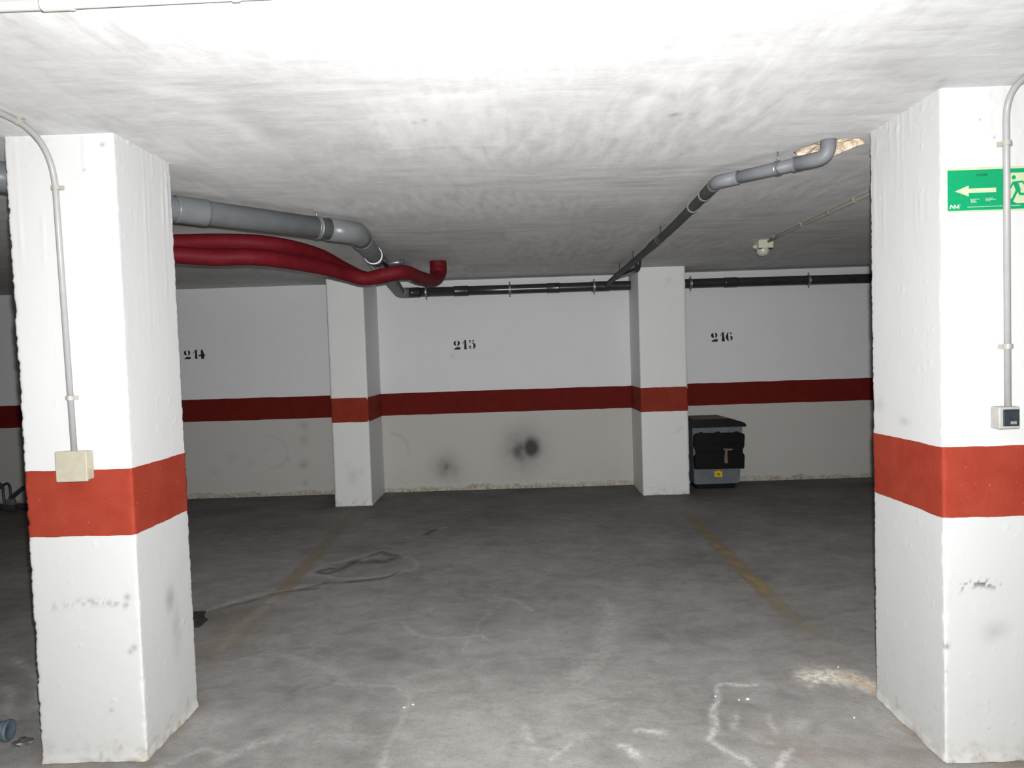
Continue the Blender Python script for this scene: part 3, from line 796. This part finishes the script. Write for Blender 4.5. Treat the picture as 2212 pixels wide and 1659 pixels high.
# ------------------------------------------------------------------ dark pipe along the back wall
WR = .052
def wp(x): return Vector((x, wall_y(x) - .11, 2.2395 - .0045 * max(0, x - 1.5)))
wpipe = thing('wall_pipe', 'long dark drain pipe running along the top of the back wall', 'pipe', tuple(wp(1.3)))
tag(tube('elbow', bend_path([A4 + Vector((.013, -.14, .001)), wp(-1.29), wp(-1.19)], .07, 8), WR + .006, M['pipe_joint'], wpipe, 24), 'grey elbow at the left end')
tube('pipe', [wp(x) for x in (-1.22, -.2, .6, 1.5, 2.4, 3.4, 6.0)], WR, M['pipe_dark'], wpipe, 24)
for x, L in ((-1.13, .10), (-.62, .16), (.40, .14), (.92, .2), (2.36, .14), (4.6, .14)):
    sleeve('coupling', wp(x), (1, WROT, 0), WR + .005, L, M['pipe_dark'], wpipe)
for x in (-1.006, -.082, .85, 1.915, 3.218, 4.5):
    c = wp(x)
    o = sleeve('clamp', c, (1, WROT, 0), WR + .006, .024, M['zinc'], wpipe)
    cyl('bolt', c + Vector((0, -.004, WR)), c + Vector((0, -.004, WR + .032)), .007, M['steel_dark'], o, 8)
    cyl('bolt', c + Vector((0, -.004, -WR)), c + Vector((0, -.004, -WR - .032)), .007, M['steel_dark'], o, 8)
    cyl('wall_stud', c + Vector((0, WR, 0)), (c.x, wall_y(x), c.z), .006, M['steel_dark'], o, 8)

# ------------------------------------------------------------------ thin pipe from the broken hole to the wall pipe
tp = thing('waste_pipe', 'thin grey waste pipe dropping from a broken hole in the ceiling', 'pipe', (1.335, 2.965, H))
TR = .0275
v0 = Vector((1.340, 2.975, 2.41)); v1 = Vector((1.335, 2.965, 2.300)); v2 = Vector((.972, 3.337, 2.300))
v3 = Vector((.990, 3.78, 2.298)); v4 = Vector((1.012, 4.65, 2.291)); v5 = Vector((1.012, 5.80, 2.279)); v6 = Vector((.998, 7.20, 2.264)); v7 = Vector((.985, 7.64, 2.245))
dA = (v2 - v1).normalized(); dB = (v3 - v2).normalized()
tag(tube('elbow', bend_path([v0, v1, v1 + dA * .15], .047, 10), TR + .0035, M['pipe_thin'], tp, 22), 'elbow below the hole')
tube('pipe', [v1 + dA * .12, (v1 + v2) / 2, v2 - dA * .08], TR, M['pipe_thin'], tp, 22)
tag(tube('elbow', bend_path([v2 - dA * .11, v2, v2 + dB * .05], .05, 8), TR + .0035, M['pipe_thin'], tp, 22), 'elbow towards the back wall')
tube('pipe', smooth_path([v2 + dB * .04, v3, v4, v5, v6, v7], .1), TR - .001, M['pipe_thin_dark'], tp, 22)
def ring(c, d, L=.012, mat='pipe_thin'): return sleeve('coupling', c, d, TR + .0045, L, M[mat], tp, .0015)
ring(v1 + dA * .145, dA)
ring(v2 + dB * .05, dB)
sleeve('coupling', v2 + dB * .16, dB, TR + .003, .18, M['pipe_thin_dark'], tp, .001)
ring(v2 + dB * .27, dB, .008)
ring(v3 + (v4 - v3) * .12, v4 - v3, .008)
sleeve('coupling', v4 + (v5 - v4) * .35, v5 - v4, TR + .003, .30, M['pipe_thin_dark'], tp, .001)
hanger((v1 + v2) / 2 + dA * -.04, dA, TR, tp, M['steel_dark'])
P = [v2, v3, v4, v5, v6, v7]
for y in (4.85, 6.0, 6.75):
    for a, b in zip(P[:-1], P[1:]):
        if a.y <= y < b.y:
            hanger(a + (b - a) * ((y - a.y) / (b.y - a.y)), b - a, TR - .002, tp, M['pipe_thin_dark'])
sleeve('coupling', v6 + (v5 - v6) * .25, v5 - v6, TR + .004, .22, M['pipe_thin_dark'], tp, .001)
bb0 = v6 + (v5 - v6) * .18
tag(tube('branch_pipe', bend_path([bb0, Vector((1.128, 6.46, 2.268)), Vector((1.130, 6.41, H))], .07, 10), TR, M['pipe_dark'], tp, 20), 'dark branch curving up into the ceiling')

# ------------------------------------------------------------------ red hoses
def hose(path, rad, label, flare=0):
    P = smooth_path(path, .0025)
    L = np.concatenate([[0], np.cumsum([(b - a).length for a, b in zip(P[:-1], P[1:])])])
    R = rad + .0006 * np.sin(L * 2 * PI / .011) + flare * np.clip((L - L[-1] + .26) / .14, 0, 1) ** 1.5
    o = link('flexible_hose', tube_mesh('flexible_hose', P, R, 20), M['hose'])
    return tag(o, label, 'hose', 'red flexible hoses')
hose([(-2.50, 3.86, 2.40), (-2.495, 3.865, 2.29), (-2.42, 3.90, 2.18), (-2.20, 3.955, 2.158), (-1.981, 4.00, 2.152), (-1.80, 4.08, 2.142), (-1.58, 4.17, 2.148), (-1.445, 4.36, 2.146), (-1.325, 4.65, 2.142), (-1.215, 4.92, 2.125), (-1.10, 5.02, 2.098),
      (-.96, 5.02, 2.122), (-.822, 5.10, 2.146), (-.765, 5.46, 2.146), (-.725, 5.88, 2.17), (-.705, 6.12, 2.212), (-.700, 6.20, 2.29), (-.702, 6.205, 2.39)], .0495,
     'lower red flexible hose, nearer of the two, ending at the ceiling by the wall', .026)
hose([(-2.54, 4.10, 2.40), (-2.53, 4.10, 2.335), (-2.44, 4.12, 2.278), (-2.25, 4.17, 2.262), (-2.075, 4.22, 2.262), (-1.86, 4.25, 2.264), (-1.63, 4.31, 2.261), (-1.475, 4.47, 2.253), (-1.36, 4.78, 2.238), (-1.275, 5.06, 2.188), (-1.16, 5.20, 2.130),
      (-1.06, 5.27, 2.132), (-.965, 5.40, 2.166), (-.955, 5.75, 2.215), (-1.000, 6.25, 2.265), (-1.020, 6.46, 2.295), (-1.026, 6.53, 2.33), (-1.028, 6.54, 2.40)], .0495,
     'upper red flexible hose, running behind the lower one below the grey pipe')

# ------------------------------------------------------------------ conduits with their clips
def clip(p, d, out, rad, mat, parent):
    """Saddle clip: a strap over the tube and an ear each side. d along the tube, out away from the surface."""
    d = Vector(d).normalized(); out = Vector(out).normalized(); s = d.cross(out)
    prof = [(-rad * 2.3, -rad), (-rad * 2.3, -rad + .004), (-rad * 1.3, -rad + .005)]
    for k in range(9):
        a = PI * (1 - k / 8)
        prof.append(((rad + .003) * math.cos(a), (rad + .003) * math.sin(a)))
    prof += [(rad * 1.3, -rad + .005), (rad * 2.3, -rad + .004), (rad * 2.3, -rad)]
    bm = bmesh.new()
    rows = []
    for t in (-.008, .008):
        rows.append([bm.verts.new(Vector(p) + d * t + s * a + out * b) for a, b in prof])
    n = len(prof)
    for i in range(n - 1):
        bm.faces.new((rows[0][i], rows[0][i + 1], rows[1][i + 1], rows[1][i]))
    bm.faces.new(rows[0]); bm.faces.new(rows[1][::-1])
    bm.faces.new((rows[0][-1], rows[0][0], rows[1][0], rows[1][-1]))
    bmesh.ops.recalc_face_normals(bm, faces=bm.faces)
    return link('clip', bm, mat, parent)

CR = .0108
def conduit(label, path, rad, mat, bend, n=16, group=None):
    t = thing('conduit', label, 'conduit', tuple(path[0]), group)
    tube('tube', bend_path(path, bend, 12), rad, mat, t, n)
    return t
yc = 2.561 - .0125
c1 = conduit('grey conduit bending off the ceiling down to the cream junction box', [(-1.69, 1.75, H - CR - .001), (-1.692, yc, H - CR - .001), (-1.677, yc, 1.19)], CR, M['conduit'], .20)
clip((-1.691, 2.375, H - CR - .001), (0, 1, 0), (0, 0, -1), CR, M['clip_clear'], c1)
clip((-1.688, yc, 2.176), (0, 0, 1), (0, -1, 0), CR, M['clip_clear'], c1)
clip((-1.680, yc, 1.398), (0, 0, 1), (0, -1, 0), CR, M['clip'], c1)
yc2 = 2.4205 - .0165
c2 = conduit('grey conduit bending off the ceiling down to the dark light switch', [(1.69, .9, H - CR - .001), (1.688, yc2, H - CR - .001), (1.690, yc2, 1.262)], CR, M['conduit'], .11)
clip((1.689, yc2, 2.172), (0, 0, 1), (0, -1, 0), CR * 1.05, M['clip_clear'], c2)
clip((1.690, yc2, 1.478), (0, 0, 1), (0, -1, 0), CR * 1.05, M['clip_clear'], c2)
c3 = conduit('white conduit crossing the ceiling at the upper left edge', [(-4.2, 1.667, H - .0132), (-1.05, 1.637, H - .0132), (.9, 1.60, H - .0132)], .012, M['tube_white'], .05)
sleeve('coupling', (-1.055, 1.637, H - .0145), (1, -.015, 0), .0138, .075, M['tube_white'], c3, .0012)
clip((-.632, 1.629, H - .0132), (1, -.01, 0), (0, 0, -1), .012, M['clip'], c3)
c4 = conduit('dusty conduit crossing the ceiling to the small bulkhead lamp', [(2.03, 1.2, H - .0125), (2.028, 5.30, H - .0125), (2.026, 5.58, H - .020)], .0115, M['conduit_far'], .05)
for y in (2.2, 3.2, 4.167, 4.93, 5.45):
    clip((2.028, y, H - .0125), (0, 1, 0), (0, 0, -1), .0115, M['clip_clear'], c4)
tag(sleeve('coupling', (2.028, 4.52, H - .0135), (0, 1, 0), .0135, .05, M['conduit_far'], c4, .001))

# ------------------------------------------------------------------ small fixtures
jb = thing('junction_box', 'square cream junction box on the near left column', 'box', (-1.667, 2.561, 1.146))
box('body', (-1.667, 2.5385, 1.146), (.112, .043, .108), M['cream'], jb, .006)
box('lid', (-1.667, 2.514, 1.146), (.118, .010, .114), M['cream'], jb, .004, 3)
for dx in (-.045, .045):
    for dz in (-.043, .043):
        cyl('screw', (-1.667 + dx, 2.510, 1.146 + dz), (-1.667 + dx, 2.5085, 1.146 + dz), .0045, M['cream'], jb, 10)
cyl('gland', (-1.612, 2.540, 1.138), (-1.6085, 2.540, 1.138), .010, M['cream'], jb, 14)

sw = thing('light_switch', 'dark rocker light switch in a pale surface box', 'switch', (1.6755, 2.4205, 1.2325))
box('body', (1.6755, 2.397, 1.2325), (.072, .047, .077), M['switch_grey'], sw, .005, 3)
box('rocker', (1.679, 2.3725, 1.2335), (.054, .006, .058), M['switch_dark'], sw, .0025, 2)
o = box('window', (1.685, 2.3685, 1.2165), (.020, .0035, .010), M['switch_lens'], sw, .001, 1)
tag(o, 'cloudy indicator window')

lm = thing('bulkhead_lamp', 'small unlit bulkhead lamp with a milky globe on the ceiling', 'lamp', (2.008, 5.64, H))
box('base', (2.008, 5.64, H - .036), (.118, .118, .070), M['lamp_base'], lm, .008, 2)
lathe('globe', [(.0, -.058), (.024, -.055), (.040, -.045), (.049, -.028), (.051, -.010), (.051, 0)], (1.998, 5.63, H - .071), M['lamp_globe'], lm)
box('gasket', (2.008, 5.64, H - .0725), (.112, .112, .005), M['rubber'], lm, .002, 1)
cyl('gland', (1.949, 5.64, H - .046), (1.922, 5.64, H - .054), .013, M['lamp_base'], lm, 12)

# exit sign
sg = thing('exit_sign', 'green emergency exit sign with an arrow and a running figure', 'sign', (1.644, 2.4205, 2.021))
SX0, SX1, SZ0, SZ1, SY = 1.4935, 1.794, 1.9465, 2.0965, 2.4145
box('backing', ((SX0 + SX1) / 2, 2.4165, (SZ0 + SZ1) / 2), (SX1 - SX0, .004, SZ1 - SZ0), M['sign_pale'], sg, .0012, 1)
W, HH = SX1 - SX0, SZ1 - SZ0
def sfn(lift):       # sign drawing: u 0..2 along, v 0..1 down
    return lambda u, v: (SX0 + u / 2 * W, SY - lift, SZ1 - v * HH)
def sign_flat(name, polys, mat, lift):
    bm = bmesh.new()
    for k, p in enumerate(polys): flat_poly(bm, p, sfn(lift + .00009 * k))
    return link(name, bm, mat, sg)
sign_flat('green_field', [[(.0, .062), (.012, .052), (1.988, .052), (2., .062), (2., .96), (1.985, .972), (.02, .972), (.0, .958)]], M['sign_green'], .0004)
sign_flat('arrow', [[(.165, .53), (.48, .405), (.48, .475), (1.105, .475), (1.105, .575), (.48, .575), (.48, .655)]], M['sign_pale'], .0008)
sign_flat('doorway', [[(1.30, .15), (1.92, .15), (1.92, .845), (1.565, .845), (1.48, .79), (1.30, .79)]], M['sign_pale'], .0008)
def disc(cx, cy, r, n=16): return [(cx + r * math.cos(2 * PI * k / n), cy + r * math.sin(2 * PI * k / n)) for k in range(n)]
def stroke(pts, w):     # a bent bar as separate quads with round joints
    out = []
    for (x0, y0), (x1, y1) in zip(pts[:-1], pts[1:]):
        L = math.hypot(x1 - x0, y1 - y0); nx, ny = -(y1 - y0) / L * w / 2, (x1 - x0) / L * w / 2
        out.append([(x0 + nx, y0 + ny), (x1 + nx, y1 + ny), (x1 - nx, y1 - ny), (x0 - nx, y0 - ny)])
    return out + [disc(x, y, w / 2, 10) for x, y in pts[1:-1]]
man = [disc(1.505, .255, .048)] + stroke([(1.535, .355), (1.615, .575)], .115)
man += stroke([(1.48, .375), (1.70, .355), (1.775, .455)], .042) + stroke([(1.49, .37), (1.43, .485), (1.345, .49)], .042)
man += stroke([(1.595, .54), (1.645, .64), (1.82, .645)], .058) + stroke([(1.58, .54), (1.47, .765), (1.37, .765)], .058)
tag(sign_flat('running_figure', man, M['sign_green'], .0012), 'green running figure')
rows = []
for x0, ws in ((.52, ((.80, .20), (.825, .11), (.85, .13), (.875, .14))), (.85, ((.79, .18), (.82, .24), (.85, .11)))):
    for v, w in ws:
        v -= .085
        u = x0
        while u < x0 + w:
            a = min(random.uniform(.02, .05), x0 + w - u)
            rows.append([(u, v), (u + a, v), (u + a, v + .013), (u, v + .013)]); u += a + .008
u = .44
while u < 1.62:
    a = random.uniform(.015, .05)
    rows.append([(u, .893), (u + a, .893), (u + a, .908), (u, .908)]); u += a + .008
sign_flat('small_print', rows, M['sign_white'], .0008)
NMp = stroke([(.055, .925), (.072, .835)], .028) + stroke([(.078, .84), (.142, .92)], .026) + stroke([(.142, .925), (.155, .835)], .024)
NMp += stroke([(.158, .84), (.205, .915)], .024) + stroke([(.203, .915), (.242, .84)], .022) + stroke([(.246, .835), (.252, .925)], .028) + [disc(.280, .842, .010, 8)]
tag(sign_flat('maker_letters', NMp, M['sign_white'], .0008), 'white letters NM')
sign_flat('smudge', [[(.66 + .05 * k + random.uniform(-.01, .01), .15), (.70 + .05 * k, .14), (.705 + .05 * k, .20), (.665 + .05 * k, .205)] for k in range(5)], M['sign_smudge'], .0007)

# ------------------------------------------------------------------ grey bin by the far right column
bn = thing('waste_bin', 'grey bin with a black lid and black front panel, beside the far right column', 'bin', (2.11, 7.56, 0))
def loft(name, secs, mat, parent, bevel=0):
    bm = bmesh.new(); rings = []
    for x0, x1, y0, y1, z in secs:
        rings.append([bm.verts.new(p) for p in ((x0, y0, z), (x1, y0, z), (x1, y1, z), (x0, y1, z))])
    for a, b in zip(rings[:-1], rings[1:]):
        for i in range(4): bm.faces.new((a[i], a[(i + 1) % 4], b[(i + 1) % 4], b[i]))
    bm.faces.new(rings[0][::-1]); bm.faces.new(rings[-1])
    bmesh.ops.recalc_face_normals(bm, faces=bm.faces)
    if bevel:
        bmesh.ops.bevel(bm, geom=[e for e in bm.edges], offset=bevel, segments=2, affect='EDGES')
    return link(name, bm, mat, parent)
loft('body', [(1.842, 2.328, 7.39, 7.70, .055), (1.838, 2.340, 7.385, 7.715, .22), (1.832, 2.366, 7.38, 7.73, .672)], M['bin_grey'], bn, .008)
LX0, LX1 = 1.765, 2.392
lidprof = [(LX0, .672), (LX1 + .002, .672), (LX1, .695), (2.372, .713), (2.335, .728), (2.312, .728), (2.285, .742), (2.252, .748), (2.205, .765), (1.81, .765), (LX0, .735)]
extrude_poly('lid', lidprof, lambda x, z: (x, 7.335, z), lambda x, z: (x, 7.745, z), M['bin_lid'], bn, .004)
extrude_poly('lid_top', [(1.82, .7655), (2.195, .7655), (2.195, .769), (1.82, .769)], lambda x, z: (x, 7.345, z), lambda x, z: (x, 7.735, z), M['bin_top'], bn)
panel = [(1.837, .572), (1.845, .598), (1.868, .611), (1.90, .612), (1.905, .622), (1.93, .622), (1.935, .612), (2.07, .610), (2.08, .622), (2.11, .622), (2.115, .609), (2.27, .607), (2.28, .618), (2.31, .618), (2.315, .606), (2.35, .601), (2.367, .59), (2.374, .570),
         (2.366, .461), (2.351, .432), (2.350, .392), (2.369, .362), (2.362, .224), (1.842, .229), (1.834, .358), (1.858, .390), (1.852, .43), (1.835, .473)]
extrude_poly('front_panel', panel, lambda x, z: (x, 7.325, z), lambda x, z: (x, 7.39, z), M['bin_black'], bn, .006)
for z in (.50, .41):
    box('panel_rib', (2.10, 7.324, z), (.46, .008, .012), M['bin_black'], bn, .002, 1)
extrude_poly('tan_catch', [(2.140, .446), (2.245, .440), (2.232, .425), (2.185, .424), (2.180, .36), (2.188, .295), (2.165, .283), (2.146, .300), (2.152, .36), (2.158, .425), (2.143, .43)],
             lambda x, z: (x, 7.319, z), lambda x, z: (x, 7.326, z), M['tan'], bn)
st = extrude_poly('warning_label', [(2.057, .133), (2.141, .130), (2.142, .188), (2.120, .190), (2.10, .205), (2.075, .200), (2.058, .190)], lambda x, z: (x, 7.3845, z), lambda x, z: (x, 7.389, z), M['sticker'], bn)
tag(st, 'yellow warning sticker with a dark symbol')
extrude_poly('symbol', [(2.080, .147), (2.095, .152), (2.115, .145), (2.122, .152), (2.108, .160), (2.112, .170), (2.098, .176), (2.085, .168), (2.090, .158)], lambda x, z: (x, 7.383, z), lambda x, z: (x, 7.385, z), M['sticker_red'], st)
extrude_poly('symbol', [(2.066, .196), (2.09, .204), (2.095, .199), (2.07, .190)], lambda x, z: (x, 7.383, z), lambda x, z: (x, 7.385, z), M['sticker_red'], st)
loft('shade_block', [(1.875, 2.29, 7.43, 7.69, .0), (1.872, 2.295, 7.43, 7.69, .058)], M['bin_black'], bn)  # added black block standing in for the shade under the bin
for x in (1.90, 2.27):
    for y in (7.47, 7.66):
        lathe('foot', [(.018, 0), (.022, .004), (.022, .05), (.016, .058)], (x, y, 0), M['rubber'], bn, 14)

# ------------------------------------------------------------------ tubular rack seen past the left column
rk = thing('bicycle_rack', 'dark tubular rack of bent bars by the back wall, far left', 'rack', (-5.68, 7.42, 0))
for x in (-5.70, -5.62, -6.05):
    tube('hoop', smooth_path([(x + .035, 7.40, .02), (x + .018, 7.41, .15), (x - .002, 7.43, .25), (x - .05, 7.46, .285), (x - .11, 7.49, .265), (x - .26, 7.52, .17)], .02), .013, M['rack'], rk, 12)
for x in (-5.60, -5.56):
    tube('bar', bend_path([(x, 7.38, .135), (x + .10, 7.45, .24), (x + .3, 7.50, .31)], .05), .012, M['rack'], rk, 12)
tube('base_rail', bend_path([(-6.35, 7.52, .018), (-5.3, 7.40, .018), (-5.1, 7.39, .018)], .03), .018, M['rack'], rk, 12)
tube('base_rail', [(-6.3, 7.62, .018), (-5.8, 7.60, .018), (-5.1, 7.56, .018)], .018, M['rack'], rk, 12)
box('joint', (-5.575, 7.375, .095), (.085, .05, .07), M['rack_joint'], rk, .012, 2)
box('joint_foot', (-5.585, 7.37, .032), (.12, .07, .060), M['rack'], rk, .015, 2)

# ------------------------------------------------------------------ litter
def lump(name, c, s, mat, seed, amp=.25, sub=2, label=None, cat=None, group=None):
    bm = bmesh.new()
    bmesh.ops.create_icosphere(bm, subdivisions=sub, radius=1)
    rs = random.Random(seed)
    for v in bm.verts:
        k = 1 + rs.uniform(-amp, amp)
        v.co = Vector((c[0] + v.co.x * s[0] * k, c[1] + v.co.y * s[1] * k, max(0, c[2] + v.co.z * s[2] * k)))
    o = link(name, bm, mat)
    return tag(o, label, cat, group)
tb = thing('plastic_tub', 'grey blue plastic tub lying on the floor at the left edge', 'tub', (-2.165, 2.72, 0))
Rt = Matrix.Rotation(math.radians(90), 4, 'Y') @ Matrix.Rotation(.15, 4, 'X')
def tub_part(name, prof, mat):
    o = lathe(name, prof, (0, 0, 0), mat, None, 26)
    o.data.transform(Matrix.Translation((-2.20, 2.72, .043)) @ Matrix.Rotation(.25, 4, 'Z') @ Rt)
    o.parent = tb; o.matrix_parent_inverse = Matrix.Translation(-tb.location)
    return o
tub_part('body', [(.030, -.10), (.034, -.09), (.0385, .055), (.036, .062)], M['tub'])
tub_part('rim', [(.0385, .060), (.0425, .063), (.0425, .074), (.038, .078), (.030, .072)], M['tub'])
lump('foil_wrapper', (-2.050, 2.695, .010), (.034, .026, .012), M['foil'], 3, .45, 2, 'crumpled silver foil wrapper on the floor by the left column', 'wrapper')
bk = thing('rubber_chock', 'black rubber block on the floor behind the near left column', 'chock', (-1.93, 3.92, 0))
extrude_poly('body', [(-2.03, 0), (-1.892, 0), (-1.888, .008), (-1.903, .018), (-1.908, .038), (-1.896, .052), (-1.898, .057), (-2.0, .055), (-2.03, .03)],
             lambda x, z: (x, 3.88, z), lambda x, z: (x, 3.99, z), M['rubber'], bk, .003)
box('tread_plate', (-1.955, 3.935, .059), (.085, .08, .005), M['rubber'], bk, .002, 1)
FL = ['largest white paint flake on the floor, inside the pale wavy stain line', 'white paint flake on the floor left of centre, the right one of a pair', 'white paint flake on the floor left of centre, the left one of a pair',
      'white paint flake on the floor just in front of the near right column', 'small white crumb on the floor just left of the largest flake', 'small white crumb on the floor at the bend of the pale wavy line',
      'small white crumb on the floor just behind the white paint splash']
for k, (x, y, s) in enumerate(((.93, 2.90, .009), (-.51, 2.93, .007), (-.545, 2.905, .005), (1.30, 2.73, .005), (.89, 2.895, .004), (.80, 2.93, .004), (1.44, 3.17, .004))):
    lump('paint_flake', (x, y, .002), (s, s * .7, .004), M['chip'], 20 + k, .35, 1, FL[k], 'flake', 'paint flakes on the floor')
